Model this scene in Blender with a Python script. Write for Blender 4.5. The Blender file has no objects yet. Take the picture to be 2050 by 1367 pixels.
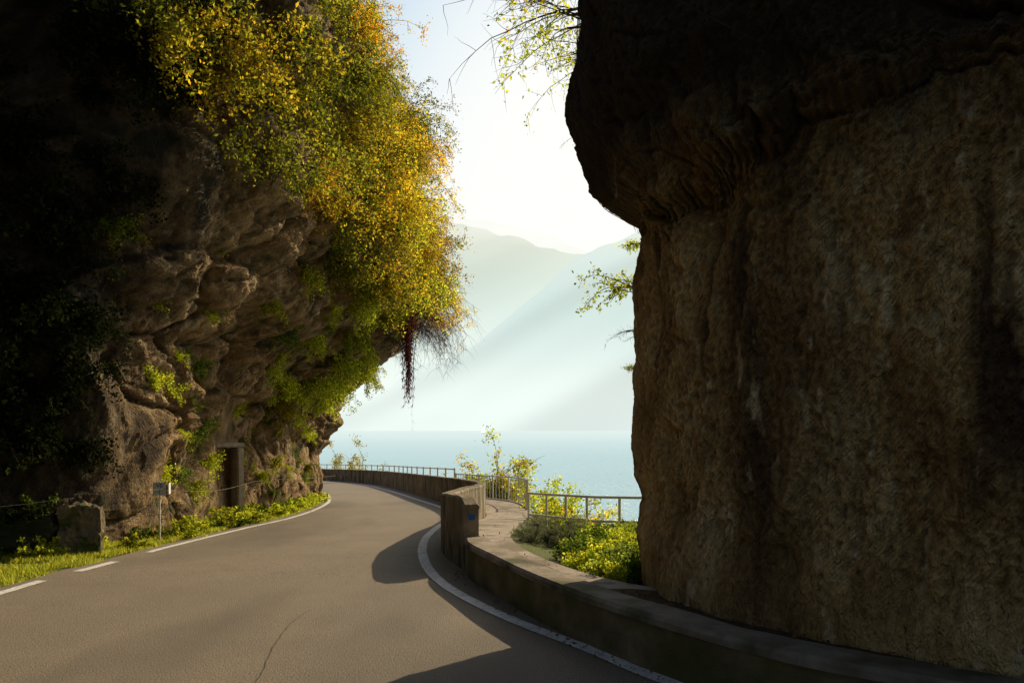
import bpy, math, random
import numpy as np
from mathutils import Vector, noise, Matrix
R=math.radians
scene=bpy.context.scene
COL=scene.collection
random.seed(7)
# ------------------------------------------------------------------ helpers
def link(o): COL.objects.link(o); return o
def mesh_obj(name,verts,faces,mat=None,parent=None,smooth=False):
    me=bpy.data.meshes.new(name)
    if isinstance(verts,np.ndarray): verts=verts.tolist()
    if isinstance(faces,np.ndarray): faces=faces.tolist()
    me.from_pydata(verts,[],faces); me.update()
    if smooth: me.polygons.foreach_set('use_smooth',[True]*len(me.polygons))
    if mat: me.materials.append(mat)
    o=bpy.data.objects.new(name,me); link(o)
    if parent: o.parent=parent
    return o
def tag(o,label,category,group=None,kind=None):
    o["label"]=label; o["category"]=category
    if group: o["group"]=group
    if kind: o["kind"]=kind
    return o
def empty(name,loc=(0,0,0),rz=0):
    e=bpy.data.objects.new(name,None); e.empty_display_size=.2
    e.location=loc; e.rotation_euler=(0,0,rz); return link(e)
def smooth01(x): x=max(0,min(1,x)); return x*x*(3-2*x)
def catmull(pts,n,dense=24,svals=None):
    P=np.array(pts,float); P=np.vstack([2*P[0]-P[1],P,2*P[-1]-P[-2]])
    out=[]
    for i in range(1,len(P)-2):
        for k in range(dense):
            t=k/dense; a,b,c,d=P[i-1],P[i],P[i+1],P[i+2]
            out.append(.5*((2*b)+(-a+c)*t+(2*a-5*b+4*c-d)*t*t+(-a+3*b-3*c+d)*t**3))
    out.append(P[-2]); out=np.array(out)
    s=np.concatenate([[0],np.cumsum(np.linalg.norm(np.diff(out[:,:2],axis=0),axis=1))])
    q=np.linspace(0,s[-1],n) if svals is None else svals(s,out)
    return np.stack([np.interp(q,s,out[:,j]) for j in range(out.shape[1])],1), (s[-1] if svals is None else q)
def plan_normals(P,sgn=1):
    t=np.gradient(P[:,:2],axis=0); t/=np.linalg.norm(t,axis=1)[:,None]+1e-9
    return np.stack([t[:,1],-t[:,0]],1)*sgn
def gz(y):                      # road surface height: level, then gently downhill
    if y<8: return 0.
    if y<10: return -.04*(y-8)**2/4
    return -.04*(y-9)
def tubes(polys,sides=5):
    V=[];F=[]
    for pts,rad in polys:
        n=len(pts); base=len(V)
        for i,p in enumerate(pts):
            a=pts[max(0,i-1)]; b=pts[min(n-1,i+1)]
            t=Vector(b)-Vector(a)
            if t.length<1e-6: t=Vector((0,0,1))
            t.normalize()
            u=t.cross(Vector((.13,.27,.95)) if abs(t.z)<.9 else Vector((1,0,0))).normalized(); w=t.cross(u)
            r=rad[i] if hasattr(rad,'__len__') else rad
            for k in range(sides):
                an=2*math.pi*k/sides
                V.append(tuple(Vector(p)+u*math.cos(an)*r+w*math.sin(an)*r))
        for i in range(n-1):
            for k in range(sides):
                k2=(k+1)%sides
                F.append((base+i*sides+k,base+i*sides+k2,base+(i+1)*sides+k2,base+(i+1)*sides+k))
        F.append(tuple(base+k for k in range(sides))[::-1])
        F.append(tuple(base+(n-1)*sides+k for k in range(sides)))
    return V,F
# ------------------------------------------------------------------ materials
def newmat(name):
    m=bpy.data.materials.new(name); m.use_nodes=True
    nt=m.node_tree; nt.nodes.clear()
    return m,nt,nt.nodes,nt.links
def ramp(N,stops):
    r=N.new('ShaderNodeValToRGB'); e=r.color_ramp.elements
    while len(e)<len(stops): e.new(.5)
    for i,(p,c) in enumerate(stops):
        e[i].position=p; e[i].color=(*c,1)
    return r
def surf_mat(name,stops,scale=2.,stretch=(1,1,1),rough=.9,bumps=((3,.3),(12,.1)),detail=5,overlay=None,spec=.3,dist=.05,crevice_shade=0,shade_tint=None,bstretch=None,nrough=.68):
    m,nt,N,L=newmat(name)
    tc=N.new('ShaderNodeTexCoord'); mp=N.new('ShaderNodeMapping'); mp.inputs['Scale'].default_value=stretch
    L.new(tc.outputs['Object'],mp.inputs[0])
    nz=N.new('ShaderNodeTexNoise'); nz.inputs['Scale'].default_value=scale; nz.inputs['Detail'].default_value=detail; nz.inputs['Roughness'].default_value=nrough
    L.new(mp.outputs[0],nz.inputs['Vector'])
    rp=ramp(N,stops); L.new(nz.outputs['Fac'],rp.inputs[0])
    col=rp.outputs[0]
    if overlay:
        for (osc,ostr,lo,hi,oc) in overlay:
            mp2=N.new('ShaderNodeMapping'); mp2.inputs['Scale'].default_value=ostr; mp2.inputs['Location'].default_value=(osc*3.1,osc*1.7,osc)
            L.new(tc.outputs['Object'],mp2.inputs[0])
            n2=N.new('ShaderNodeTexNoise'); n2.inputs['Scale'].default_value=osc; n2.inputs['Detail'].default_value=4
            L.new(mp2.outputs[0],n2.inputs['Vector'])
            mr=N.new('ShaderNodeMapRange'); mr.inputs[1].default_value=lo; mr.inputs[2].default_value=hi
            L.new(n2.outputs['Fac'],mr.inputs[0])
            mx=N.new('ShaderNodeMixRGB'); mx.inputs[2].default_value=(*oc,1)
            L.new(mr.outputs[0],mx.inputs[0]); L.new(col,mx.inputs[1]); col=mx.outputs[0]
    if shade_tint:        # shade painted into the rock colour along one axis, with an uneven edge
        ax,z0,z1,f,dc=shade_tint
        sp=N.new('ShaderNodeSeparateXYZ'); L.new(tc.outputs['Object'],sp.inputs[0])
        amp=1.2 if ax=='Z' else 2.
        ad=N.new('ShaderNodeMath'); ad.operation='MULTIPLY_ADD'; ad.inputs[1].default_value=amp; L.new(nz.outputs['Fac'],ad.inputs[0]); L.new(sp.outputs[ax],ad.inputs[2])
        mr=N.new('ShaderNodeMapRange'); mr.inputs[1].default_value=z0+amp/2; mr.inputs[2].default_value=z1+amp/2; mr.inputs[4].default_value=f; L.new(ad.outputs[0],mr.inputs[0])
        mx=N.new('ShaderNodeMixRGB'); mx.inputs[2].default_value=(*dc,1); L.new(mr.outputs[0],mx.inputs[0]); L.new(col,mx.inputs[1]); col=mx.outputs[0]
    if crevice_shade:      # crack shade painted into the colour, raised edges lightened
        g=N.new('ShaderNodeNewGeometry'); mr=N.new('ShaderNodeMapRange'); mr.inputs[1].default_value=.46; mr.inputs[2].default_value=.54; mr.inputs[3].default_value=1-crevice_shade; mr.inputs[4].default_value=1.2
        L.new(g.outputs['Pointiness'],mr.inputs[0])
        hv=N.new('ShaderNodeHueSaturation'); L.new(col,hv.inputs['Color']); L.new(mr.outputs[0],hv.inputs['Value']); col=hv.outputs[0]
    b=N.new('ShaderNodeBsdfPrincipled'); b.inputs['Roughness'].default_value=rough
    b.inputs['Specular IOR Level'].default_value=spec
    L.new(col,b.inputs['Base Color'])
    prev=None
    bm_=mp
    if bstretch:
        bm_=N.new('ShaderNodeMapping'); bm_.inputs['Scale'].default_value=bstretch; L.new(tc.outputs['Object'],bm_.inputs[0])
    for (sc,st) in bumps:
        n3=N.new('ShaderNodeTexNoise'); n3.inputs['Scale'].default_value=sc; n3.inputs['Detail'].default_value=4; n3.inputs['Roughness'].default_value=.7
        L.new(bm_.outputs[0],n3.inputs['Vector'])
        bp=N.new('ShaderNodeBump'); bp.inputs['Strength'].default_value=st; bp.inputs['Distance'].default_value=dist
        L.new(n3.outputs['Fac'],bp.inputs['Height'])
        if prev: L.new(prev,bp.inputs['Normal'])
        prev=bp.outputs[0]
    if prev: L.new(prev,b.inputs['Normal'])
    o=N.new('ShaderNodeOutputMaterial'); L.new(b.outputs[0],o.inputs[0])
    return m
def leaf_mat(name,stops,trans=.5,tv=2.3):
    m,nt,N,L=newmat(name)
    g=N.new('ShaderNodeNewGeometry'); rp=ramp(N,stops); L.new(g.outputs['Random Per Island'],rp.inputs[0])
    oi=N.new('ShaderNodeObjectInfo')
    hs=N.new('ShaderNodeHueSaturation'); mr=N.new('ShaderNodeMapRange'); mr.inputs[3].default_value=.6; mr.inputs[4].default_value=1.3
    L.new(oi.outputs['Random'],mr.inputs[0]); L.new(mr.outputs[0],hs.inputs['Value']); L.new(rp.outputs[0],hs.inputs['Color'])
    d=N.new('ShaderNodeBsdfDiffuse')
    L.new(hs.outputs[0],d.inputs['Color'])
    t=N.new('ShaderNodeBsdfTranslucent'); h2=N.new('ShaderNodeHueSaturation'); h2.inputs['Value'].default_value=tv; h2.inputs['Saturation'].default_value=1.0
    L.new(hs.outputs[0],h2.inputs['Color']); L.new(h2.outputs[0],t.inputs['Color'])
    mx=N.new('ShaderNodeMixShader'); mx.inputs[0].default_value=trans
    L.new(d.outputs[0],mx.inputs[1]); L.new(t.outputs[0],mx.inputs[2])
    o=N.new('ShaderNodeOutputMaterial'); L.new(mx.outputs[0],o.inputs[0])
    return m
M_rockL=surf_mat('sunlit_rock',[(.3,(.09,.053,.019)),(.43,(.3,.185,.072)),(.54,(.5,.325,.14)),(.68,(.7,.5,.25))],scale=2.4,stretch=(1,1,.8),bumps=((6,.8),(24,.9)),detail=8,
    overlay=[(.9,(1.5,1.5,.5),.57,.71,(.07,.043,.018)),(3.,(1.6,1.6,.6),.59,.70,(.62,.49,.31)),(1.7,(1,1,1),.58,.7,(.07,.078,.018))],dist=.12,crevice_shade=.5,shade_tint=('Y',13.0,11.0,.85,(.022,.019,.010)))  # shade on the near left corner painted as a dark tint
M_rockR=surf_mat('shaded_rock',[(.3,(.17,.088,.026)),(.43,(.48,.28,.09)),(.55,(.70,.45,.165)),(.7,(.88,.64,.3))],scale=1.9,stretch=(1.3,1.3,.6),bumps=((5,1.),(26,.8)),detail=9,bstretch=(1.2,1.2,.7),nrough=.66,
    overlay=[(.55,(1.6,1.6,.45),.52,.68,(.24,.13,.042)),(1.1,(2.4,2.4,.3),.58,.70,(.12,.065,.024)),(4.,(1.8,1.8,.6),.6,.72,(.88,.68,.36)),(1.3,(1,1,1),.62,.76,(.30,.20,.06))],dist=.12,crevice_shade=.5,shade_tint=('Z',2.85,3.7,.93,(.035,.021,.011)))  # dark tint above the ledge paints the overhang's shade
M_asphalt=surf_mat('asphalt',[(.3,(.135,.104,.068)),(.7,(.195,.152,.1))],scale=.7,rough=.75,bumps=((70,.7),),overlay=[(110,(1,1,1),.5,.66,(.36,.3,.2)),(60,(1,1,1),.56,.68,(.07,.055,.038)),(.45,(1,.35,1),.5,.7,(.11,.087,.06))],spec=.4,dist=.015)
M_conc=surf_mat('weathered_concrete',[(.3,(.11,.085,.045)),(.55,(.24,.19,.115)),(.75,(.36,.3,.2))],scale=3,bumps=((10,.5),(60,.4)),overlay=[(1.6,(2,2,.6),.48,.64,(.065,.058,.022)),(6,(1,1,.4),.56,.7,(.05,.042,.03))],dist=.03)
M_pale=surf_mat('pale_dressed_stone',[(.3,(.24,.195,.135)),(.7,(.48,.4,.3))],scale=5,bumps=((14,.5),),dist=.03)
M_coping=surf_mat('stone_coping',[(.3,(.16,.128,.085)),(.7,(.35,.285,.2))],scale=4,bumps=((14,.5),(80,.4)),overlay=[(2,(1,1,1),.46,.62,(.08,.07,.03))],dist=.02)
M_walk=surf_mat('pavement_paving',[(.3,(.24,.195,.145)),(.7,(.4,.335,.25))],scale=3,bumps=((20,.4),(90,.4)),overlay=[(5,(1,1,1),.54,.68,(.14,.11,.07)),(1.2,(1,1,1),.52,.66,(.18,.145,.09))],dist=.02)
M_paint=surf_mat('road_paint',[(.3,(.45,.42,.36)),(.6,(.68,.65,.58))],scale=9,rough=.7,bumps=((90,.3),),overlay=[(26,(1,1,1),.58,.68,(.22,.19,.14))],dist=.01)
M_tar=surf_mat('tar_seal',[(.3,(.085,.068,.048)),(.7,(.11,.088,.062))],scale=9,rough=.6,bumps=())
M_soil=surf_mat('soil_ground',[(.3,(.05,.044,.016)),(.6,(.1,.085,.03)),(.8,(.15,.12,.06))],scale=2.5,bumps=((8,.6),(40,.5)),overlay=[(3,(1,1,1),.42,.56,(.1,.12,.018))],dist=.08)
M_ledge=surf_mat('dark_ledge_soil',[(.3,(.045,.03,.014)),(.6,(.1,.066,.034)),(.8,(.15,.105,.06))],scale=9,bumps=((20,.9),(60,.6)),dist=.05)
M_metal=surf_mat('galvanised_metal',[(.3,(.5,.49,.42)),(.7,(.7,.67,.58))],scale=8,rough=.5,bumps=(),spec=.5)
M_white=surf_mat('white_paint',[(.3,(.7,.69,.64)),(.7,(.82,.81,.77))],scale=12,rough=.5,bumps=())
M_plate=surf_mat('aged_sign_paint',[(.3,(.36,.34,.27)),(.7,(.5,.47,.39))],scale=12,rough=.5,bumps=())
M_black=surf_mat('black_lettering',[(.3,(.015,.015,.015)),(.7,(.03,.03,.03))],scale=12,rough=.6,bumps=())
M_blue=surf_mat('blue_paint',[(.3,(.02,.08,.26)),(.7,(.03,.14,.4))],scale=20,rough=.6,bumps=())
M_cable=surf_mat('dark_steel_cable',[(.3,(.02,.018,.015)),(.7,(.05,.045,.04))],scale=20,rough=.6,bumps=())
M_wire=surf_mat('rusty_wire',[(.3,(.12,.09,.06)),(.7,(.22,.17,.12))],scale=20,rough=.6,bumps=())
M_rust=surf_mat('rusty_door',[(.3,(.07,.035,.018)),(.6,(.16,.08,.035)),(.8,(.22,.13,.07))],scale=6,bumps=((30,.3),))
M_bark=surf_mat('bark',[(.3,(.035,.022,.014)),(.7,(.11,.075,.05))],scale=12,bumps=())
M_redvine=surf_mat('red_vine',[(.3,(.1,.018,.012)),(.7,(.22,.045,.03))],scale=9,bumps=())
M_twig=surf_mat('bare_twigs',[(.3,(.08,.045,.035)),(.7,(.2,.12,.09))],scale=12,bumps=())
Lf={
 'yellow':leaf_mat('yellow_leaves',[(0,(.14,.16,.012)),(.3,(.29,.27,.016)),(.7,(.46,.35,.02)),(1,(.56,.31,.02))],tv=2.5),
 'orange':leaf_mat('orange_leaves',[(0,(.22,.2,.012)),(.45,(.44,.31,.018)),(.85,(.52,.27,.016)),(1,(.44,.16,.012))],tv=2.4),
 'olive':leaf_mat('olive_leaves',[(0,(.055,.08,.008)),(.5,(.14,.16,.013)),(.85,(.29,.26,.017)),(1,(.44,.32,.02))],tv=2.5),
 'green':leaf_mat('green_leaves',[(0,(.03,.055,.008)),(.6,(.08,.12,.014)),(1,(.16,.19,.02))]),
 'fresh':leaf_mat('fresh_green_leaves',[(0,(.13,.18,.013)),(.6,(.28,.31,.02)),(1,(.46,.4,.03))],tv=2.7),
 'bed':leaf_mat('low_plant_leaves',[(0,(.06,.09,.014)),(.6,(.15,.19,.025)),(1,(.3,.3,.05))],tv=2.2),
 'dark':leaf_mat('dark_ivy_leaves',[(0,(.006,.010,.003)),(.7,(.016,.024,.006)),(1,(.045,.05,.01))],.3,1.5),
 'grey':leaf_mat('rosemary_leaves',[(0,(.08,.095,.045)),(.6,(.15,.17,.085)),(1,(.23,.23,.12))],.3),
}
M_grass=leaf_mat('grass_blades',[(0,(.11,.15,.012)),(.5,(.23,.25,.02)),(1,(.4,.34,.05))])
M_dry=leaf_mat('dry_leaves',[(0,(.12,.06,.02)),(.6,(.25,.12,.04)),(1,(.32,.2,.06))],.2)
# ------------------------------------------------------------------ terrain, water
def lake_edge(y):
    return float(np.interp(y,[-40,6,9,13.5,16,19,22,24.5,28,33,41,49.5,56,66,76],[9,9,5,2.6,1.3,.75,.3,-.7,-2,-3.9,-6.5,-11,-18,-60,-420]))
xs=np.concatenate([np.linspace(-400,-30,16),np.linspace(-28,12,90),np.linspace(14,60,12)])
ys=np.concatenate([np.linspace(-300,-30,10),np.linspace(-28,70,180),np.linspace(75,400,10)])
V=[];F=[]
for y in ys:
    e=lake_edge(y)
    for x in xs:
        z=gz(min(y,70))-.035
        if x>-1.5 and y<18: z-=.5*smooth01((x+1.5)/2.)
        dd=x-e
        if dd>0: z-=min(16,dd*1.6+ .25*noise.noise(Vector((x*.8,y*.8,0))))
        V.append((x,y,z))
nx=len(xs)
for j in range(len(ys)-1):
    for i in range(nx-1): F.append((j*nx+i,j*nx+i+1,(j+1)*nx+i+1,(j+1)*nx+i))
o=mesh_obj('ground',V,F,M_soil,smooth=True); tag(o,'earth shore terrain falling to the lake','ground',kind='structure')
# water, with lake haze painted as emission that pales with distance
m,nt,N,L=newmat('lake_water')
tc=N.new('ShaderNodeTexCoord')
n1=N.new('ShaderNodeTexNoise'); n1.inputs['Scale'].default_value=.35; n1.inputs['Detail'].default_value=8; n1.inputs['Roughness'].default_value=.7
L.new(tc.outputs['Object'],n1.inputs['Vector'])
bp=N.new('ShaderNodeBump'); bp.inputs['Strength'].default_value=1.; bp.inputs['Distance'].default_value=1.; L.new(n1.outputs['Fac'],bp.inputs['Height'])
n2=N.new('ShaderNodeTexNoise'); n2.inputs['Scale'].default_value=.012; n2.inputs['Detail'].default_value=3; L.new(tc.outputs['Object'],n2.inputs['Vector'])
rp=ramp(N,[(.35,(.28,.44,.47)),(.65,(.36,.54,.56))]); L.new(n2.outputs['Fac'],rp.inputs[0])
b=N.new('ShaderNodeBsdfPrincipled'); b.inputs['Roughness'].default_value=.2; b.inputs['IOR'].default_value=1.33
L.new(rp.outputs[0],b.inputs['Base Color']); L.new(bp.outputs[0],b.inputs['Normal'])
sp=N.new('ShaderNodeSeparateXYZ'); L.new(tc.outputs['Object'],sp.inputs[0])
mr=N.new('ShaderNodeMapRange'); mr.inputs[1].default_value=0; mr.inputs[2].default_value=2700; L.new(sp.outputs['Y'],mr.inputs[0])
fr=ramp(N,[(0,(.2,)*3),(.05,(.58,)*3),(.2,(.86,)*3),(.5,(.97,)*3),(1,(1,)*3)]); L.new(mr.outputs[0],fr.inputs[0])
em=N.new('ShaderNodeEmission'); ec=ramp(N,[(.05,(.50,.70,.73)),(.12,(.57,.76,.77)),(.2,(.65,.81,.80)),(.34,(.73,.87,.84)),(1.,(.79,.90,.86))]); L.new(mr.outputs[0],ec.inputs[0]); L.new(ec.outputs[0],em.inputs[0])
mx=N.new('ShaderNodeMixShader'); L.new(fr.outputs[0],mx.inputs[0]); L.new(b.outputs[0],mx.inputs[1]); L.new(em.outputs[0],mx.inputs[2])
o_=N.new('ShaderNodeOutputMaterial'); L.new(mx.outputs[0],o_.inputs[0])
V=[(-30000,-2000,-10),(30000,-2000,-10),(30000,30000,-10),(-30000,30000,-10)]
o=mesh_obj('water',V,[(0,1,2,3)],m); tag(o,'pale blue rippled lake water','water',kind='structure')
# hazy mountains: haze painted as emission by height, slanting light shafts in its colour
def haze_mat(name,green,stops,z1,f0,f1,bank=.10):  # bank: strength of the light shafts painted into the haze
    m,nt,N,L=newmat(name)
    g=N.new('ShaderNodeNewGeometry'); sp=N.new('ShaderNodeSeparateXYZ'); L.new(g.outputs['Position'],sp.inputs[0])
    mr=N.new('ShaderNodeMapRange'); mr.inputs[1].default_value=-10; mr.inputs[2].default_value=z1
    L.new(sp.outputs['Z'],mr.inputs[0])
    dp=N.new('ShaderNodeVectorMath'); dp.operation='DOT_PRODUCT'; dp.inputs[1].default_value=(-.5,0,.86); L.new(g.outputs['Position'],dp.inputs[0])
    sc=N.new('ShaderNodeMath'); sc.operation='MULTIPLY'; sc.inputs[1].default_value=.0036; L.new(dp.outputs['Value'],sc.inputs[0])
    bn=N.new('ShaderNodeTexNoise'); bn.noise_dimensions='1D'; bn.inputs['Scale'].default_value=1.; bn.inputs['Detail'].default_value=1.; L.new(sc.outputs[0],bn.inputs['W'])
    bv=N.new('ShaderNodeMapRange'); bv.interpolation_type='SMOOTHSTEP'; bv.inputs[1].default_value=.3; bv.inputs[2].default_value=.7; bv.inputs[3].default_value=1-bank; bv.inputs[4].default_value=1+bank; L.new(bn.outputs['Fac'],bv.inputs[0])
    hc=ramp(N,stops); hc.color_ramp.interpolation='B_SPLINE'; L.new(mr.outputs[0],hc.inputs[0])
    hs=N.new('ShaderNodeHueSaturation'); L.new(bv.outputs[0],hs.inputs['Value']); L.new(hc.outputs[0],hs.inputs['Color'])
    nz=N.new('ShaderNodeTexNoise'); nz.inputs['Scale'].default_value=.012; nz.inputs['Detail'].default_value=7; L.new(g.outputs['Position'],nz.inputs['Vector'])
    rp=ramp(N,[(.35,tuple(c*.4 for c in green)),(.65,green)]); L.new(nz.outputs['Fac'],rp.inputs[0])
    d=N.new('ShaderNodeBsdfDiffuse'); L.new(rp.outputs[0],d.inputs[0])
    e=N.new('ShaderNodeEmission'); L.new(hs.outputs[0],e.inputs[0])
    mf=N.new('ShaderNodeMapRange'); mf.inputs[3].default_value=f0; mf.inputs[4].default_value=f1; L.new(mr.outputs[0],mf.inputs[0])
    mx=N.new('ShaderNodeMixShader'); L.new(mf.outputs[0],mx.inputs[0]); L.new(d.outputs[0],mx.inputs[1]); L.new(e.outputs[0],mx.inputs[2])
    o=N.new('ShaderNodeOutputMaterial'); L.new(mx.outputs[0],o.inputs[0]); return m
def mountain(label,ridge,y0,y1,mat,seed,nx=260,ny=70,rug=60):
    rx=[p[0] for p in ridge]; rz=[p[1] for p in ridge]
    X=np.linspace(rx[0],rx[-1],nx); V=[];F=[]
    for j in range(ny):
        t=j/(ny-1)*1.5
        for x in X:
            h=float(np.interp(x,rx,rz))
            y=y0+(y1-y0)*t
            p=Vector((x*.0016+seed,y*.0016,seed))
            r=noise.fractal(p*1.6,1.,2.,7)
            rd=1-abs(noise.noise(Vector((x*.0022+seed+y*.0006,y*.0007,3.3))))*2
            f=smooth01(t)**.85 if t<1 else 1-.6*(t-1)
            z=-12+h*f*(1)+r*rug*min(1,t*2)+rd*rug*1.6*t*max(0,1-t)*4
            V.append((x,y,z))
    for j in range(ny-1):
        for i in range(nx-1): F.append((j*nx+i,j*nx+i+1,(j+1)*nx+i+1,(j+1)*nx+i))
    o=mesh_obj('mountain',V,F,mat,smooth=True); tag(o,label,'mountain',kind='structure'); return o
hm0=haze_mat('spur_haze_shade',(.14,.17,.07),[(0,(.79,.90,.86)),(.14,(.86,.94,.89)),(.34,(.70,.82,.78)),(.62,(.60,.74,.70)),(1.,(.84,.90,.82))],900,1.,.95)
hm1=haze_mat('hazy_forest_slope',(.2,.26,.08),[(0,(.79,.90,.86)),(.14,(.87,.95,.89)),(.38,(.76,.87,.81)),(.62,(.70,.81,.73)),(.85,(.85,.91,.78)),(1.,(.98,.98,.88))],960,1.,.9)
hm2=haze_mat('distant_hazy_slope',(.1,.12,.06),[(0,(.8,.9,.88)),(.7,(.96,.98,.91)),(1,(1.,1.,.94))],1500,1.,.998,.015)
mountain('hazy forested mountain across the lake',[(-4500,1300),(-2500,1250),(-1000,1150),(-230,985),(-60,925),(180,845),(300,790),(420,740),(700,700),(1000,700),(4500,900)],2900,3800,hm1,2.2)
mountain('hazy mountain spur across the lake with shade painted in its colour',[(-4500,60),(-900,80),(-420,190),(-150,330),(0,450),(120,560),(260,690),(360,760),(480,800),(1000,950),(4500,1200)],2680,3350,hm0,5.2)  # right slope plus an added dark diagonal, shade put into its colour
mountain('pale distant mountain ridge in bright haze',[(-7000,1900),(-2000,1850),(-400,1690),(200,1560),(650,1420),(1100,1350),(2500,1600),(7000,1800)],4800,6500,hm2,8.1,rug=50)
# ------------------------------------------------------------------ road
left_line=[(-5.2,-14),(-5.05,-4),(-5.0,4),(-4.93,7.7),(-4.8,9.6),(-4.85,11.2),(-4.8,14.1),(-4.68,17.1),(-4.95,20.7),(-5.6,24.5),(-7.1,30),(-9.8,36),(-14.5,41.5),(-22,45.5),(-32,47)]
wall_face=[(5.2,.2),(3.6,2.5),(2.3,3.72),(1.54,4.35),(.85,5.35),(.33,6.35),(-.12,7.5),(-.43,8.4),(-.53,9.0)]
high_face=[(-.55,9.0),(-.80,10.),(-.97,11.),(-1.02,12.),(-.93,14),(-.74,17),(-1.2,20),(-2.4,24.5),(-4.57,32.5),(-7.2,40.5),(-11.6,47.8),(-18,51.5),(-30,53)]
LL,_=catmull(left_line,400)
RR,_=catmull([(7,-14),(6.3,-5)]+wall_face+high_face[1:],400)
V=[];F=[];n=400;k=14
nl=plan_normals(LL)
LE=LL-nl*.22
for i in range(n):
    LE[i]+= -nl[i]*.06*noise.noise(Vector((LL[i][0],LL[i][1]*1.5,0)))
    for j in range(k):
        p=LE[i]*(1-j/(k-1))+(RR[i]+np.array([.05,0]))*(j/(k-1))
        V.append((p[0],p[1],gz(p[1])))
for i in range(n-1):
    for j in range(k-1): F.append((i*k+j,i*k+j+1,(i+1)*k+j+1,(i+1)*k+j))
o=mesh_obj('road',V,F,M_asphalt,smooth=True); tag(o,'curving brown grey asphalt road','road',kind='structure')
def strip(name,P,w,z,mat,label,cat):
    nn=plan_normals(P); V=[];F=[]
    for p,q in zip(P,nn):
        for s in (-.5,.5):
            ww=w*(1+.12*noise.noise(Vector((p[0]*9,p[1]*9,s))))
            x,y=p[:2]+q*ww*s; V.append((x,y,gz(y)+z))
    for i in range(len(P)-1): F.append((2*i,2*i+1,2*i+3,2*i+2))
    o=mesh_obj(name,V,F,mat); tag(o,label,cat,kind='structure'); return o
solid=LL[LL[:,1]>10.6]; strip('road_marking',solid,.10,.006,M_paint,'solid white edge line on asphalt','road marking')
for a,b_ in ((8.85,9.6),(7.5,8.3),(6.0,6.9)):
    seg,_=catmull([LL[np.argmin(abs(LL[:,1]-q))] for q in np.linspace(a,b_,4)],20)
    strip('road_marking',seg,.12,.006,M_paint,'short white dash beside the verge','road marking')
rl,_=catmull([(3.8,1.8),(1.9,3.9),(1.0,5),(.56,5.75),(.1,6.48),(-.29,7.2),(-.69,8.13),(-.99,9.3),(-1.23,10.96),(-1.36,12.7),(-1.36,14.6),(-1.3,17),(-1.7,20),(-2.9,24.5),(-5.0,32),(-7.7,40),(-12,47)],400)
strip('road_marking',rl,.12,.006,M_paint,'curved solid white line beside the parapet','road marking')
tr,_=catmull([(-1.55,4.3),(-1.6,5.0),(-1.72,5.7),(-1.8,6.4),(-1.78,7.0)],80)
for p in tr: p[0]+=.015*noise.noise(Vector((p[0]*8,p[1]*8,1)))
strip('road_repair_seam',tr,.008,.004,M_tar,'thin faint tar seam across the asphalt','road repair')
# ------------------------------------------------------------------ parapets
def wall_mesh(name,P,thick,hfun,mat,parent,out=0,bev=.035,bottom=-.3,hmin=None):
    nn=plan_normals(P); V=[];F=[]
    for i,(p,q) in enumerate(zip(P,nn)):
        y=p[1]; g=gz(y); h=hfun(p,i,len(P)); w=noise.noise(Vector((p[0]*1.5,p[1]*1.5,2)))*.012+noise.noise(Vector((p[0]*7,p[1]*7,2)))*.005
        lo=bottom if hmin is None else h-hmin
        prof=[(-out,lo),(-out+w,h-bev),(-out+bev+w,h),(thick+out-bev,h+w),(thick+out,h-bev),(thick+out,lo)]
        for (o_,z) in prof: V.append((p[0]+q[0]*o_,p[1]+q[1]*o_,g+z))
    for i in range(len(P)-1):
        for k in range(6):
            k2=(k+1)%6; F.append((i*6+k,i*6+k2,(i+1)*6+k2,(i+1)*6+k))
    F.append(tuple(range(6))); F.append(tuple((len(P)-1)*6+k for k in range(6))[::-1])
    return mesh_obj(name,V,F,mat,parent)
HP,_=catmull(high_face,300)
hroot=empty('parapet_wall',(0,0,0)); tag(hroot,'tall weathered concrete parapet curving along the road','wall')
def hh(p,i,n):
    return float(np.interp(p[1],[9,9.12,9.4,12,24,32,48],[.74,.80,.82,.745,.72,.70,.66]))+.012*noise.noise(Vector((p[0],p[1]*2,5)))
wall_mesh('wall_body',HP,.18,lambda p,i,n:hh(p,i,n)-.05,M_conc,hroot,bev=.01)
wall_mesh('coping',HP,.18,hh,M_conc,hroot,out=.008,hmin=.055,bev=.025)
mk=mesh_obj('painted_mark',[(0,0,0),(.07,0,0),(.07,0,.065),(0,0,.065)],[(0,1,2,3)],M_blue,hroot); mk.location=(-.49,8.994,.56); mk.rotation_euler=(0,0,R(-2))
LPr,_=catmull(wall_face,200); LP=LPr
lroot=empty('low_wall',(0,0,0)); tag(lroot,'low mossy concrete kerb wall with pale coping','wall')
M_moss=surf_mat('mossy_concrete',[(.3,(.1,.072,.03)),(.55,(.2,.15,.07)),(.75,(.31,.24,.13))],scale=3,bumps=((10,.6),(60,.5)),overlay=[(1.8,(1,1,1.4),.44,.62,(.09,.085,.022))],dist=.03)
wall_mesh('wall_body',LPr,.26,lambda p,i,n:.315,M_moss,lroot,bev=.01)
wall_mesh('coping',LPr,.26,lambda p,i,n:.375,M_coping,lroot,out=.012,hmin=.062,bev=.022)
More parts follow.
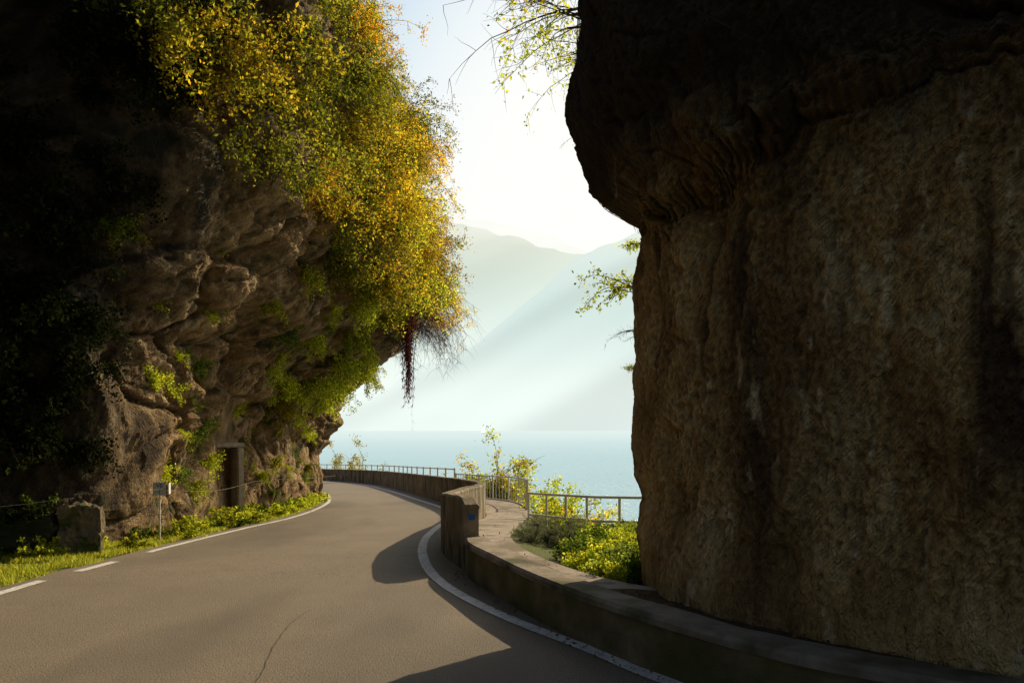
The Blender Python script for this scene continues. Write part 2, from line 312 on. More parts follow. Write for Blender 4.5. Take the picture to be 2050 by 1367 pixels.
# ------------------------------------------------------------------ raised footpath and planting bed
def walk_off(y): return float(np.interp(y,[9,16],[.355,.06]))
WB,_=catmull([(5.6,.6),(3.8,2.9),(2.45,4.0),(1.75,4.6),(1.05,5.6),(.55,6.6),(.12,7.65),(-.18,8.5),(-.34,9.3),(-.58,10.2),(-.76,11.2),(-.81,12.5),(-.72,14),(-.54,17),(-.97,20.2),(-2.17,24.7),(-4.32,32.7),(-6.97,40.9),(-11.37,48.3)],300)
WO,_=catmull([(8,2),(5.5,4.0),(3.2,5.2),(1.9,5.75),(1.25,6.1),(.85,6.5),(.55,7.0),(.28,7.65),(.1,8.3),(.0,9.0),(-.02,9.8),(.02,11),(.1,13.3),(.3,16),(.42,19),(.2,21.5),(-.8,24.5),(-3.2,32),(-6.1,41),(-10.6,49.2)],300)
split=int(np.argmin(abs(WB[:,1]-6.2)))
def path_piece(a,b_,name,mat,label,cat,rough):
    V=[];F=[];K=9 if rough else 5
    for i in range(a,b_):
        for j in range(K):
            p=WB[i]*(1-j/(K-1))+WO[i]*j/(K-1)
            V.append((p[0],p[1],gz(p[1])+walk_off(p[1])+(rough*noise.fractal(Vector((p[0]*4,p[1]*4,0)),.8,2,4) if rough else 0)))
        p=WO[i]; V.append((p[0],p[1],gz(p[1])-.6))
    for i in range(b_-a-1):
        for j in range(K): F.append((i*(K+1)+j,i*(K+1)+j+1,(i+1)*(K+1)+j+1,(i+1)*(K+1)+j))
    o=mesh_obj(name,V,F,mat); tag(o,label,cat,kind='structure')
path_piece(split,300,'footpath',M_walk,'narrow raised paved footpath beside parapet','footpath',0)
path_piece(0,split+1,'ground_ledge',M_ledge,'dark earth ledge between kerb wall and rock','ground',.02)
inner=WO[(WO[:,1]>4)&(WO[:,1]<20)]; inner,_=catmull(inner[::9],90)
outer,_=catmull([(10,7.5),(6,9.5),(3.6,12.),(2.5,13.8),(1.6,14.8),(.9,16.5),(.75,18.2),(.6,20)],90)
V=[];F=[]
for i in range(90):
    for j in range(13):
        t=j/10
        a=inner[i]; b_=outer[i]; p=a*(1-t)+b_*t
        za=gz(a[1])+walk_off(a[1])-.03; zb=gz(b_[1])-.35
        z=za*(1-t)+zb*t if t<=1 else zb-(t-1)*12
        if t<=1: z+=.05*noise.noise(Vector((p[0]*3,p[1]*3,0)))*(t*(1-t)*4)
        V.append((p[0],p[1],z))
for i in range(89):
    for j in range(12): F.append((i*13+j,i*13+j+1,(i+1)*13+j+1,(i+1)*13+j))
o=mesh_obj('planting_bed',V,F,M_soil,smooth=True); tag(o,'sloping planted earth bank beside footpath','planting bed',kind='structure')
# ------------------------------------------------------------------ cliffs
PZ=[-3,0,1.5,2.5,3.2,4,5,6,8,9.5,11,13,17,17.5]
PR=np.array([
 [0,0,0,.1,.2,.3,.4,.5,.8,1.0,1.0,1.0,.5,-9],
 [0,0,.1,.1,.3,.8,1.4,1.8,2.2,2.3,2.0,1.2,.2,-9],
 [0,0,0,.1,.5,1.4,2.3,2.8,3.1,2.7,2.0,1.0,0,-9],
 [0,0,-.15,0,.4,1.6,2.7,3.3,3.3,2.4,1.3,.3,-.5,-9],
 [0,0,-.1,0,.1,.4,.9,1.2,1.5,1.2,.8,.2,0,-6]],float)
Lpts=[(-14,-16,0),(-14,-6,0),(-13.8,2,0),(-12.6,7,0),(-10.3,9.6,0),(-8.2,10.2,0),(-6.8,10.7,.3),(-6.1,11.6,.9),(-5.9,13,1.4),(-6.15,15,2),(-6.35,17.5,2.4),(-6.15,20.5,2.9),(-5.98,24,3.1),(-6.9,27.5,3.6),(-9.8,31,4),(-16,34,4),(-26,36,4)]
def lsv(s,out):
    a=s[np.argmin(np.hypot(out[:,0]+9,out[:,1]-10))]; b_=s[np.argmin(np.hypot(out[:,0]+6.6,out[:,1]-26.5))]
    return np.concatenate([np.linspace(0,a,60,endpoint=False),np.linspace(a,b_,540,endpoint=False),np.linspace(b_,s[-1],50)])
LB,LS=catmull(Lpts,0,svals=lsv); NL=len(LB)
LN=plan_normals(LB)
kern=np.ones(25)/25
LN=np.stack([np.convolve(np.pad(LN[:,c],12,mode='edge'),kern,'valid') for c in (0,1)],1); LN/=np.linalg.norm(LN,axis=1)[:,None]
def prof(p,z):
    i=int(max(0,min(3.999,p))); f=p-i
    return float(np.interp(z,PZ,PR[i]))*(1-f)+float(np.interp(z,PZ,PR[i+1]))*f
DOOR=(-6.2,17.6)
def rock_disp(x,y,z,amp=1.,seed=0.,rugged=1.,big=1.,fine=1.):
    p=Vector((x+seed,y,z))
    a=noise.fractal(p*.33,.9,2.1,3)*.6*big
    wv=Vector((noise.noise(p*.6),noise.noise(p*.6+Vector((5,5,5))),noise.noise(p*.6+Vector((9,1,3)))))*.6
    w=Vector((x+seed,y+.35*z,z*.9-.25*y))+wv
    b=(abs(noise.noise(w*.55))*.7+abs(noise.noise(w*1.25+Vector((3,3,3))))*.25-.21)*rugged*big
    # fractured blocks with sharp parting cracks
    vb=noise.voronoi(Vector((w.x*.6,w.y*.6,w.z*.95)))
    cell=vb[1][0]; hsh=math.sin(cell.x*12.9+cell.y*78.2+cell.z*37.7)*.5
    b+=(min(.3,vb[0][1]-vb[0][0])*.6+hsh*.42*smooth01((vb[0][1]-vb[0][0])/.08)-.1)*rugged
    vc=noise.voronoi(Vector((w.x*1.9,w.y*1.9,w.z*2.8)))
    cell=vc[1][0]; hs2=math.sin(cell.x*52.9+cell.y*18.2+cell.z*97.7)*.5
    b+=(min(.3,vc[0][1]-vc[0][0])*.14+hs2*.14*smooth01((vc[0][1]-vc[0][0])/.08))*rugged
    c=(noise.ridged_multi_fractal(w*1.7,.8,2.1,6,1.,2.)*.07-.08)+noise.fractal(p*3.5,.45,2.1,6)*.06*fine
    e=max(0,noise.noise(Vector((x*1.1+seed,y*1.1,z*.9))+Vector((7,7,7)))-.05)**.7*-.5*rugged*big
    return (a+b+c+e)*amp
def left_surf(i,z,disp=True):
    bx,by,p=LB[i]; nx_,ny_=LN[i]
    o=prof(p,z)
    # slanting shelves with undercuts beneath, rising along the road
    for (zc,amp_,w_) in ((2.0,.28,.5),(3.9,.55,.7)):
        zz=z-(zc+.08*(by-14)+.3*math.sin(by*.7+zc))
        fade=smooth01((by-12)/1.5)*(1-smooth01((by-(18.5 if zc<3 else 21.5))/2))
        o+=amp_*math.exp(-(zz/w_)**2 if zz>0 else -(zz/(w_*.35))**2)*(.7+.3*math.sin(by*1.1+zc*2))*fade
    x=bx+nx_*o; y=by+ny_*o
    if disp:
        d=rock_disp(bx+nx_*o*.6,by,z)*(.38 if z<1 else .38+.62*smooth01((z-1)/1.5))*(.55+.45*smooth01((by-11.5)/2.5))
        dd=math.hypot(bx-DOOR[0],by-DOOR[1])
        if z<2.6: d*=smooth01((dd-.4)/.9)
        x+=nx_*d; y+=ny_*d
    return x,y,z+gz(by)*.9
def left_index(y):   # station on the road side of the cliff for a distance along the road
    m_=np.where(LB[:,0]>-7.2,abs(LB[:,1]-y),99); return int(np.argmin(m_))
zrows=np.concatenate([np.linspace(-1.5,10,280),np.linspace(10.1,17.5,40)])
V=[];F=[]
for z in zrows:
    for i in range(NL): V.append(left_surf(i,float(z)))
for j in range(len(zrows)-1):
    for i in range(NL-1): F.append((j*NL+i,j*NL+i+1,(j+1)*NL+i+1,(j+1)*NL+i))
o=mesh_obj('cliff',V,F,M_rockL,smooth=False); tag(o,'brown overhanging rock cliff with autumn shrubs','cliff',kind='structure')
# cliff beside the footpath
Rpts=[(16,9.5),(9,8.7),(4.5,8.0),(2.4,7.6),(1.5,7.3),(1.12,6.95),(1.03,6.35),(1.16,5.65),(1.62,4.85),(2.38,4.08),(3.7,2.85),(5.2,1.),(6.4,-4),(6.8,-16)]
def rsv(s,out):
    c=s[np.argmin(np.hypot(out[:,0]-1.12,out[:,1]-6.95))]; rsv.c=c
    return np.concatenate([np.linspace(0,c-1.2,50,endpoint=False),np.linspace(c-1.2,c+5.2,470,endpoint=False),np.linspace(c+5.2,s[-1],70)])
RB,RS=catmull(Rpts,0,svals=rsv); RS=RS-rsv.c; NR=len(RB); RN=plan_normals(RB)
SX=[1.13,1.07,1.12,1.06,1.04,1.05,1.08,1.09,1.07,1.1,1.12,1.11,.98,.84,.74,.66,.62,.59,.61,.61,.68,.66,.60,.54,.4,.3,.5]
SZ=[.3,.7,1.,1.2,1.53,2.03,2.2,2.5,2.75,2.93,3.24,3.36,3.42,3.5,3.68,3.92,4.14,4.37,4.6,4.73,5.,5.18,5.45,5.9,7,9,13]
def right_surf(i,z,disp=1.):
    bx,by=RB[i]; s=RS[i]
    dx=float(np.interp(z,SZ,SX))-1.1
    w=math.exp(-(s/1.3)**2) if s>0 else math.exp(-(s/.7)**2)
    x=bx+dx*w+.10*smooth01((s)/.5)*(1-smooth01((s-1)/1.5))*smooth01(z/1.5); y=by-.10*smooth01((z-3.2)/1)*w
    # net-covered brow swelling out over the path, fading towards the viewer
    nzb=noise.fractal(Vector((s*1.3,3.1,0)),.6,2.1,5)
    zb=3.08+.2*nzb+.14*max(0,s-1.3)
    al=smooth01((s-.1)/.9)*(1-smooth01((s-1.7)/1.8))
    bl=smooth01((z-zb)/.22)*(.55+.25*smooth01((z-zb)/1.0)+.2*smooth01((z-zb-.5+.3*nzb)/.25))*al
    x+=-.28*bl; y+=-.66*bl
    nx_,ny_=RN[i]
    if disp:
        near=.35+.65*smooth01(abs(s)/.7)
        up=smooth01((z-zb)/.3)
        near=max(near,.75*up)
        d=(rock_disp(x,y,z*(.7+.3*up),.22+.12*up,40.,.9,.6,.6))*near
        # upright and slanting clefts, pitted hollows
        p=Vector((x,y,z))
        q=Vector((x*2.2,y*2.2+z*.7,z*(.6+.5*up)))
        d+=near*.045*(noise.ridged_multi_fractal(q,1.,2.2,4,1.,2.)-1.)
        d+=near*-.11*max(0,noise.noise(Vector((x*2.6,y*2.6,z*1.4)))-.12)
        d+=near*-.05*max(0,noise.noise(Vector((x*6,y*6,z*5.)))-.1)
        d+=(.3+.7*near)*.022*noise.fractal(Vector((x*9,y*9,z*7)),.5,2.1,5)
        fo=1-.7*math.exp(-(z-.35)**2*6)     # keep the foot close to its line
        x+=nx_*d*disp*fo; y+=ny_*d*disp*fo
        return x,y,z+.06*noise.noise(Vector((x*3,y*3,z*2)))*up
    return x,y,z
zr=np.concatenate([np.linspace(-.3,2.8,200),np.linspace(2.812,4.1,115),np.linspace(4.115,6.4,130),np.linspace(6.45,13,40)])
V=[];F=[]
for z in zr:
    for i in range(NR): V.append(right_surf(i,float(z)))
for j in range(len(zr)-1):
    for i in range(NR-1): F.append((j*NR+i,j*NR+i+1,(j+1)*NR+i+1,(j+1)*NR+i))
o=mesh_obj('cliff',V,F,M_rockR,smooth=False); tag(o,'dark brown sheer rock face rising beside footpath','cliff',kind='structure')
def rpos(s,z,off):
    i=int(max(0,min(NR-2,np.searchsorted(RS,s)-1))); fr=(s-RS[i])/(RS[i+1]-RS[i])
    a=np.array(right_surf(i,z,0)); b_=np.array(right_surf(i+1,z,0)); p=a*(1-fr)+b_*fr; q=RN[i]
    return (p[0]+q[0]*off,p[1]+q[1]*off,p[2])
V=[];F=[];NI=46;NJ=66
for j in range(NJ):
    for i in range(NI):
        s=-.15+(i+.5*(j%2))*.08; z=3.3+j*.06
        V.append(rpos(s,z,.075+.03*noise.noise(Vector((s*2,z*2,0)))+.07*smooth01((s-.5)/1)))
for j in range(NJ-2):
    for i in range(1,NI-1):
        odd=j%2
        F.append((j*NI+i,(j+1)*NI+i+odd,(j+2)*NI+i,(j+1)*NI+i-1+odd))
o=mesh_obj('rockfall_net',V,F,M_cable); wm=o.modifiers.new('wire','WIREFRAME'); wm.thickness=.003; wm.use_even_offset=False
tag(o,'dark steel wire rockfall net draped over rock brow','rockfall net')
def cable_on(path,name,label):
    pts,_=catmull([rpos(s,z,.17) for s,z in path],24)
    V,F=tubes([(pts.tolist(),.0045)],5); o=mesh_obj(name,V,F,M_cable,smooth=True); tag(o,label,'cable',group='steel cables pinning the rockfall net')
cable_on([(.5,3.4),(1.2,3.5),(2.2,3.75),(3.2,4.2)],'steel_cable','thin dark cable along the lower net edge')
cable_on([(.7,5.6),(1.2,4.8),(1.7,4.1),(2.3,3.7)],'steel_cable','thin dark cable crossing the rock brow')
cable_on([(3.6,5.6),(2.9,4.6),(2.3,3.7)],'steel_cable','thin dark cable crossing the rock brow')
# ------------------------------------------------------------------ plants
rng=np.random.default_rng(11)
def leaves_mesh(name,C,size,mat,parent=None,down=.5,slim=.55):
    C=np.asarray(C,float); n=len(C)
    a=rng.normal(size=(n,3)); a[:,2]-=down; a/=np.linalg.norm(a,axis=1)[:,None]
    b=rng.normal(size=(n,3)); b-=a*(a*b).sum(1)[:,None]; b/=np.linalg.norm(b,axis=1)[:,None]
    c=np.cross(a,b)
    s=(size*rng.uniform(.55,1.35,n))[:,None]
    v=np.stack([C-a*s*.5,C+b*s*slim*.5+c*s*.08-a*s*.05,C+a*s*.5,C-b*s*slim*.5+c*s*.08-a*s*.05],1).reshape(-1,3)
    f=np.arange(4*n).reshape(n,4)
    return mesh_obj(name,v,f,mat,parent)
def grow(seed,nst,Lm,outw,up,droop,ntw,nlf,jit,spread=1.,rad=.02,twl=.4):
    r=np.random.default_rng(seed); polys=[];leaf=[]
    for s in range(nst):
        ang=r.uniform(-1,1)*spread*1.3 if outw>0 else r.uniform(0,6.28)
        d=np.array([math.cos(ang),math.sin(ang),0])
        d=d*(outw*r.uniform(.5,1.2) if outw>0 else r.uniform(.2,.8)*spread)+np.array([0,0,up*r.uniform(.1,1.3)])
        d/=np.linalg.norm(d); Ls=Lm*r.uniform(.45,1.2); k=9
        p=r.normal(size=3)*.05*Lm; p[0]-=.05; pts=[p.copy()]
        for i in range(k):
            d=d+r.normal(size=3)*.13+np.array([0,0,-droop*(i/k)*.35]); d/=np.linalg.norm(d)
            p=p+d*Ls/k; pts.append(p.copy())
        polys.append(([tuple(q) for q in pts],[rad*(1-.85*i/k) for i in range(k+1)]))
        for t in range(ntw):
            i=r.integers(2,k+1); q=pts[i].copy(); dd=r.normal(size=3)*.9+d*.7; dd/=np.linalg.norm(dd)
            tl=Lm*twl*r.uniform(.4,1.)*(1-.35*i/k); tp=[q.copy()]
            for u in range(4):
                dd=dd+r.normal(size=3)*.2+np.array([0,0,-droop*.12]); dd/=np.linalg.norm(dd); q=q+dd*tl/4; tp.append(q.copy())
            polys.append(([tuple(x) for x in tp],[rad*.3*(1-.7*u/4) for u in range(5)]))
            for l in range(nlf):
                f=r.uniform(0.1,4.); i0=min(3,int(f)); x=tp[i0]*(1-(f-i0))+tp[i0+1]*(f-i0)
                leaf.append(x+r.normal(size=3)*jit)
    return polys,leaf
PLIB={}
def plant(kind,variant,mat,loc,rz,sc,name,label,cat,group=None):
    key=(kind,variant,mat)
    if key not in PLIB:
        K=KINDS[kind]
        polys,leaf=grow(variant*17+KSEED[kind],*K['g'])
        V_,F_=tubes(polys,3 if kind in('herb','leafy','weed','ivy') else 4)
        br=mesh_obj('branches',V_,F_,K.get('bark',M_bark),smooth=True)
        lv=None
        if leaf and mat: lv=leaves_mesh('foliage',leaf,K['size'],Lf[mat],down=K.get('down',.5),slim=K.get('slim',.55))
        PLIB[key]=(br.data,lv.data if lv else None)
        bpy.data.objects.remove(br)
        if lv: bpy.data.objects.remove(lv)
    root=empty(name,loc,rz); root.scale=(sc,sc,sc)
    tag(root,label,cat,group)
    for nm,me in zip(('branches','foliage'),PLIB[key]):
        if me:
            c=bpy.data.objects.new(nm,me); link(c); c.parent=root
    return root
#            nst Lm outw up droop ntw nlf jit spread rad twl
KINDS={
 'cliff':dict(g=(15,1.75,1.,.85,1.0,14,17,.05,1.,.014,.38),size=.056),
 'bare':dict(g=(26,1.2,1.,.05,1.4,22,0,.05,.9,.007,.5),size=.05,bark=M_twig),
 'hang':dict(g=(14,1.1,.6,.2,2.6,11,15,.05,1.,.012,.3),size=.058),
 'ivy':dict(g=(12,.9,.35,.4,1.2,12,15,.06,1.4,.01,.4),size=.06,slim=.8),
 'bush':dict(g=(22,1.3,0.,1.1,.5,13,20,.06,.9,.014,.35),size=.075),
 'tree':dict(g=(17,2.2,0.,1.4,.8,13,20,.08,.9,.02,.32),size=.09),
 'weed':dict(g=(12,.34,0.,.9,.7,7,9,.02,1.2,.005,.4),size=.05,slim=.7),
 'herb':dict(g=(60,.4,0.,1.,.4,6,22,.012,1.,.004,.3),size=.028,slim=.22,down=-.4),
 'leafy':dict(g=(20,.34,0.,.7,.6,8,13,.025,1.4,.004,.45),size=.036,slim=.65),
 'sprig':dict(g=(6,.7,1.,.1,.5,10,8,.03,.5,.008,.35),size=.05,slim=.55),
 'bough':dict(g=(8,1.25,1.,.25,.5,11,5,.03,.6,.008,.42),size=.048,slim=.55),
}
KSEED={k:i*101+5 for i,k in enumerate(KINDS)}
r=random.Random(5)
GS='autumn shrubs growing on the overhanging cliff'
cnt=0
for row,z0 in enumerate(np.arange(4.4,12.9,.9)):
    y=10.8+.3*(row%2)
    while y<25.2:
        zmin=float(np.interp(y,[10.5,12,14,17,20,25],[6.4,6.0,5.6,5.1,4.9,4.6]))
        zmax=float(np.interp(y,[10.5,14,17,20,25],[9.8,11,12,12.2,12.5]))
        if zmin<=z0<=zmax and r.random()<.95:
            i=left_index(y+r.uniform(-.3,.3)); z=z0+r.uniform(-.35,.35)
            px,py,pz=left_surf(i,z); q=LN[i]
            c=r.random()
            if z<5.8: mat='olive' if c<.35 else ('fresh' if c<.65 else 'yellow')
            elif y>19: mat='orange' if c<.22 else ('yellow' if c<.66 else ('fresh' if c<.78 else 'olive'))
            else: mat='yellow' if c<.46 else ('olive' if c<.78 else ('fresh' if c<.9 else 'orange'))
            if y>22.5 and z<6.3: mat='orange' if c<.5 else 'yellow'
            lab={'olive':'olive green shrub clinging to the overhanging rock','fresh':'bright green shrub clinging to the overhanging rock','yellow':'yellow autumn shrub clinging to the overhanging rock','orange':'orange autumn shrub clinging to the overhanging rock'}[mat]
            plant('cliff',r.randrange(4),mat,(px-q[0]*.15,py-q[1]*.15,pz),math.atan2(q[1],q[0])+r.uniform(-.5,.5),r.uniform(.65,1.25)*(1 if z<8.5 else .85),'shrub',lab,'shrub',GS); cnt+=1
        y+=r.uniform(.8,1.3)
def on_left(kind,mat,y,z,sc,name,label,cat,group=None,rz=0,var=None,out=-.08,idx=None):
    i=left_index(y) if idx is None else idx; px,py,pz=left_surf(i,z); q=LN[i]
    return plant(kind,r.randrange(3) if var is None else var,mat,(px+q[0]*out,py+q[1]*out,pz),math.atan2(q[1],q[0])+rz,sc,name,label,cat,group)
ia=int(np.argmin(np.hypot(LB[:,0]+8.6,LB[:,1]-10.1))); ib=int(np.argmin(np.hypot(LB[:,0]+6.25,LB[:,1]-11.3)))
for k in range(130):  # extra near-black clumps among real ivy, added to deepen the left shade
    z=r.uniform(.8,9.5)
    on_left('ivy','dark',0,z,r.uniform(.55,1.15),'ivy_plant','added dark ivy clump deepening the rock shade','ivy','added dark ivy clumps deepening the rock shade',idx=r.randrange(ia-20,ib+int((z-4)*4) if z>4 else ib))
for (y,z,s) in ((23,5.0,1.5),(23.6,5.6,1.6),(22.8,5.4,1.6),(22.8,4.6,1.1),(22.2,6.0,1.7)):
    on_left('bare',None,y,z,s,'bare_bush','leafless purple brown bush hanging from the overhang','bush','leafless bushes on the overhang',rz=-.35,out=.15)
for (y,z,s,mt) in ((21.5,3.2,1.1,'fresh'),(22.5,3.3,1.2,'fresh'),(20.3,3.1,1.1,'fresh'),(23.5,3.5,1.1,'fresh'),(22,3.9,1.2,'fresh'),(21,2.7,.9,'yellow'),(22.2,2.4,.7,'fresh'),(23.8,2.9,.9,'fresh'),(24.,3.8,1.,'fresh'),(19.,4.1,.8,'fresh'),(17.4,3.9,.6,'green'),(20.8,4.3,1.,'fresh'),(16,5.,.8,'olive'),(19.5,4.9,1.,'fresh'),(18.3,3.3,.6,'fresh'),(15.2,4.2,.6,'olive'),(18.5,5.,.9,'fresh'),(23.2,4.2,1.,'fresh')):
    on_left('hang',mt,y,z,s,'hanging_plant','bright green creeper hanging under the overhang','creeper','green creepers hanging under the overhang')
for k in range(95):
    y=r.uniform(11.3,24); z=r.uniform(.2,2.4) if k<60 else r.uniform(2.4,5.3)
    if z<2.2 and (11.7<y<13.2 or 16.6<y<18.6): continue
    on_left('ivy',r.choice(['green','olive','fresh','fresh']),y,z,r.uniform(.2,.55),'ivy_plant','small green ivy patch on brown rock','ivy','small ivy patches on the rock foot')
def vine(name,label,x,y,z,n,length,mat,spread,rad=.006,fuzz=3):
    polys=[]
    for k in range(n):
        p=np.array([x+r.gauss(0,spread),y+r.gauss(0,spread),z]); L_=length*r.uniform(.4,1.); pts=[tuple(p)]
        for u in range(12):
            p=p+np.array([r.gauss(0,.016),r.gauss(0,.016),-L_/12]); p[0]+=(x-p[0])*.07; pts.append(tuple(p))
            for _ in range(fuzz):
                q=p+np.array([r.gauss(0,.05),r.gauss(0,.05),-.09]); polys.append(([tuple(p),tuple(q)],[rad*.8,rad*.4]))
        polys.append((pts,[rad*(1-.06*u) for u in range(13)]))
    V_,F_=tubes(polys,3); o=mesh_obj(name,V_,F_,mat,smooth=True); tag(o,label,'vine'); return o
vine('hanging_vine','bundle of dark red vines hanging from the overhang',-2.78,21.4,5.2,55,3.0,M_redvine,.09,.012,2)
vine('hanging_vine','few thin pale vine strands hanging freely',-2.67,21.4,4.0,2,3.0,M_twig,.1,.004,1)
def on_right(kind,mat,s,z,sc,ang,name,label,cat,var=0,group=None,off=0,dy=.3):
    p=rpos(s,z,off)
    return plant(kind,var,mat,(p[0],p[1]+dy,p[2]),ang,sc,name,label,cat,group)
GB='branches reaching out from the rock'; GP='sprigs growing from the rock edge'
on_right('bough','fresh',-.1,5.35,.95,R(172),'overhanging_branch','leafy yellow green branch reaching out from the rock','branch',0,GB)
on_right('bough','yellow',-.1,5.7,.95,R(180),'overhanging_branch','thin branch with sparse yellow leaves above the gap','branch',1,GB)
on_right('bough','fresh',-.15,5.0,.7,R(165),'overhanging_branch','short leafy branch at the rock edge','branch',2,GB)
on_right('bough',None,-.1,5.5,1.1,R(186),'overhanging_branch','thin bare branch reaching out above the gap','branch',2,GB)
on_right('sprig','fresh',-.05,2.88,.75,R(183),'rock_sprig','yellow green sprig growing from the rock edge','plant',0,GP)
on_right('sprig','fresh',-.1,3.28,.4,R(170),'rock_sprig','small yellow green sprig below the brow','plant',1,GP)
on_right('sprig',None,-.1,2.5,.5,R(190),'rock_sprig','bare twig growing from the rock edge','plant',2,GP)
on_right('sprig','fresh',-.1,2.15,.25,R(180),'rock_sprig','tiny green tuft on the rock edge','plant',1,GP)
on_right('sprig',None,-.05,4.6,.4,R(200),'rock_sprig','thin bare twig hanging on the net','plant',1,GP,dy=.05)
on_right('sprig',None,-.05,4.1,.4,R(215),'rock_sprig','thin bare twig hanging on the net','plant',0,GP,dy=.05)
G2='lakeside bushes behind the railing'
for (x,y,z,s,mt,kd) in ((-.85,26.0,-1.5,1.1,'yellow','tree'),(-.45,26.2,-1.5,1.15,'fresh','tree'),(-1.3,27,-1.3,1.05,'yellow','bush'),(-.6,25.6,-1.15,1.15,'fresh','bush'),
      (.95,19.6,-1.25,1.15,'fresh','bush'),(1.3,18.8,-1.3,1.05,'yellow','bush'),(1.05,17.8,-1.2,.9,'fresh','bush'),
      (-12.4,56,-3.0,1.45,'yellow','tree'),(-10.4,55,-3.1,1.5,'yellow','tree'),(-9.6,54,-2.8,1.2,'fresh','bush'),(-13.3,55,-2.8,1.3,'fresh','bush')):
    plant(kd,r.randrange(3),mt,(x,y,z),r.uniform(0,6),s,'bush','yellow green lakeside bush behind the railing' if y<50 else 'autumn bush beyond the far parapet','bush',G2)
for (x,y,s) in ((.20,9.3,.75),(.42,9.5,.95),(.75,9.8,.95),(.3,10.2,.85),(1.0,10.1,.85),(.6,9.1,.75)):
    plant('herb',r.randrange(3),'grey',(x,y,gz(y)+.24-.04*(y-9)),r.uniform(0,6),s,'rosemary_bush','grey green rosemary bush beside the footpath','bush','rosemary bushes on the bank')
for k in range(96):
    y=r.uniform(6.5,12.); x=r.uniform(float(np.interp(y,[6.4,7,7.5,8.1,9],[1.0,.74,.56,.38,.7])),1.35+.12*max(0,y-7.5))
    plant('leafy',r.randrange(4),r.choice(['fresh','green','bed','fresh']),(x,y,.30-.09*max(0,y-8.5)),r.uniform(0,6),r.uniform(.3,.9),'leafy_plant','low bright green leafy plant on the bank','plant','leafy green plants on the bank')
def verge_x(y,t):
    bx=LB[left_index(y)][0] if y>11.2 else float(np.interp(y,[5,9,10,11.2],[-8.5,-8,-7.4,-6.6]))
    lx=LL[np.argmin(abs(LL[:,1]-y))][0]-.2
    return bx*(1-t)+lx*t
for k in range(130):
    y=r.uniform(10.0,25.5); x=verge_x(y,r.uniform(.05,.85))
    plant('weed',r.randrange(4),r.choice(['green','olive','fresh','fresh']),(x,y,gz(y)-.02),r.uniform(0,6),r.uniform(.3,1.),'weed_plant','small leafy weed on the grassy verge','plant','weeds along the verge')
V=[];F=[]
for k in range(70000):
    y=r.uniform(5.5,26) if r.random()<.5 else r.uniform(7,12); t=r.random(); x=verge_x(y,t)
    if noise.noise(Vector((x*1.9,y*1.6,0)))<-.14+ (t>.9)*.2: continue
    h=r.uniform(.02,.085); a=r.uniform(0,6.28); w=.007; z=gz(y)-.03; b0=len(V)
    V+= [(x-w*math.cos(a),y-w*math.sin(a),z),(x+w*math.cos(a),y+w*math.sin(a),z),(x+r.gauss(0,.025),y+r.gauss(0,.025),z+h)]
    F.append((b0,b0+1,b0+2))
o=mesh_obj('verge_grass',V,F,M_grass); tag(o,'patchy green grass on the road verge','grass',kind='stuff')
C=[]
for k in range(800):
    c=r.random()
    if c<.4:
        q=LP[r.randrange(len(LP))]; x,y=q[0]-abs(r.gauss(0,.08))-.02,q[1]-r.uniform(0,.05); z=gz(y)+.012
    elif c<.75:
        j=r.randrange(20,split); t=r.random(); q=WB[j]*(1-t*.3)+WO[j]*t*.3; x,y=q; z=gz(y)+walk_off(y)+.015
    elif c<.79:
        j=r.randrange(split,170); t=r.random(); q=WB[j]*(1-t)+WO[j]*t; x,y=q; z=gz(y)+walk_off(y)+.008
    else:
        q=LL[r.randrange(150,300)]; x,y=q[0]-abs(r.gauss(0,.3))+.1,q[1]; z=gz(y)+.012
    C.append((x,y,z))
lv=leaves_mesh('fallen_leaves',C,.026,M_dry,down=0,slim=.7)
tag(lv,'scattered brown fallen leaves on kerb and path','leaves',kind='stuff')
# ------------------------------------------------------------------ railings
def railing(name,label,P,h,z0,spacing,rails,post_r,rail_r,bal=None,mat=M_metal,zf=None):
    root=empty(name,(0,0,0)); tag(root,label,'railing')
    L_=np.concatenate([[0],np.cumsum(np.linalg.norm(np.diff(P,axis=0),axis=1))]); tot=L_[-1]
    f=lambda s:(float(np.interp(s,L_,P[:,0])),float(np.interp(s,L_,P[:,1])))
    zb=zf if zf else (lambda x,y:gz(y)+z0)
    n=max(1,round(tot/spacing))
    for k in range(n+1):
        x,y=f(tot*k/n); z=zb(x,y)
        V_,F_=tubes([([(x,y,z-.35),(x,y,z+h*.5),(x,y,z+h+.012)],post_r)],8); mesh_obj('post',V_,F_,mat,root)
    for q in rails:
        pl=[(f(s)[0],f(s)[1],zb(*f(s))+h*q) for s in np.linspace(0,tot,60)]
        V_,F_=tubes([(pl,rail_r)],8); mesh_obj('rail',V_,F_,mat,root,smooth=True)
    if bal:
        nb=int(tot/bal)
        for k in range(nb):
            x,y=f(tot*(k+.5)/nb); z=zb(x,y)
            V_,F_=tubes([([(x,y,z+h*.1),(x,y,z+h*.97)],.010)],4); mesh_obj('baluster',V_,F_,mat,root)
    return root
A,_=catmull([(.36,18.6),(.3,20),(.0,22),(-.9,24.3),(-1.9,27)],80)
railing('railing','pale metal railing with close vertical bars beside path',A,.77,.0,1.3,(.1,.97),.022,.02,bal=.24)
A,_=catmull([(-1.95,27.15),(-3.9,33),(-6.5,41),(-11,49.4),(-17,53)],120)
railing('railing','pale metal railing with plain posts beyond the parapet',A,.93,.0,1.25,(.5,.97),.03,.023)
A=np.array([(.34,16.2),(1.46,14.2),(2.15,13.9),(3.2,13.6)])
zf=lambda x,y: .38-.87-(y-14)*.05
railing('tube_railing','grey metal tube railing with two rails on the bank',A,.87,0,.75,(.5,.99),.026,.024,zf=zf)
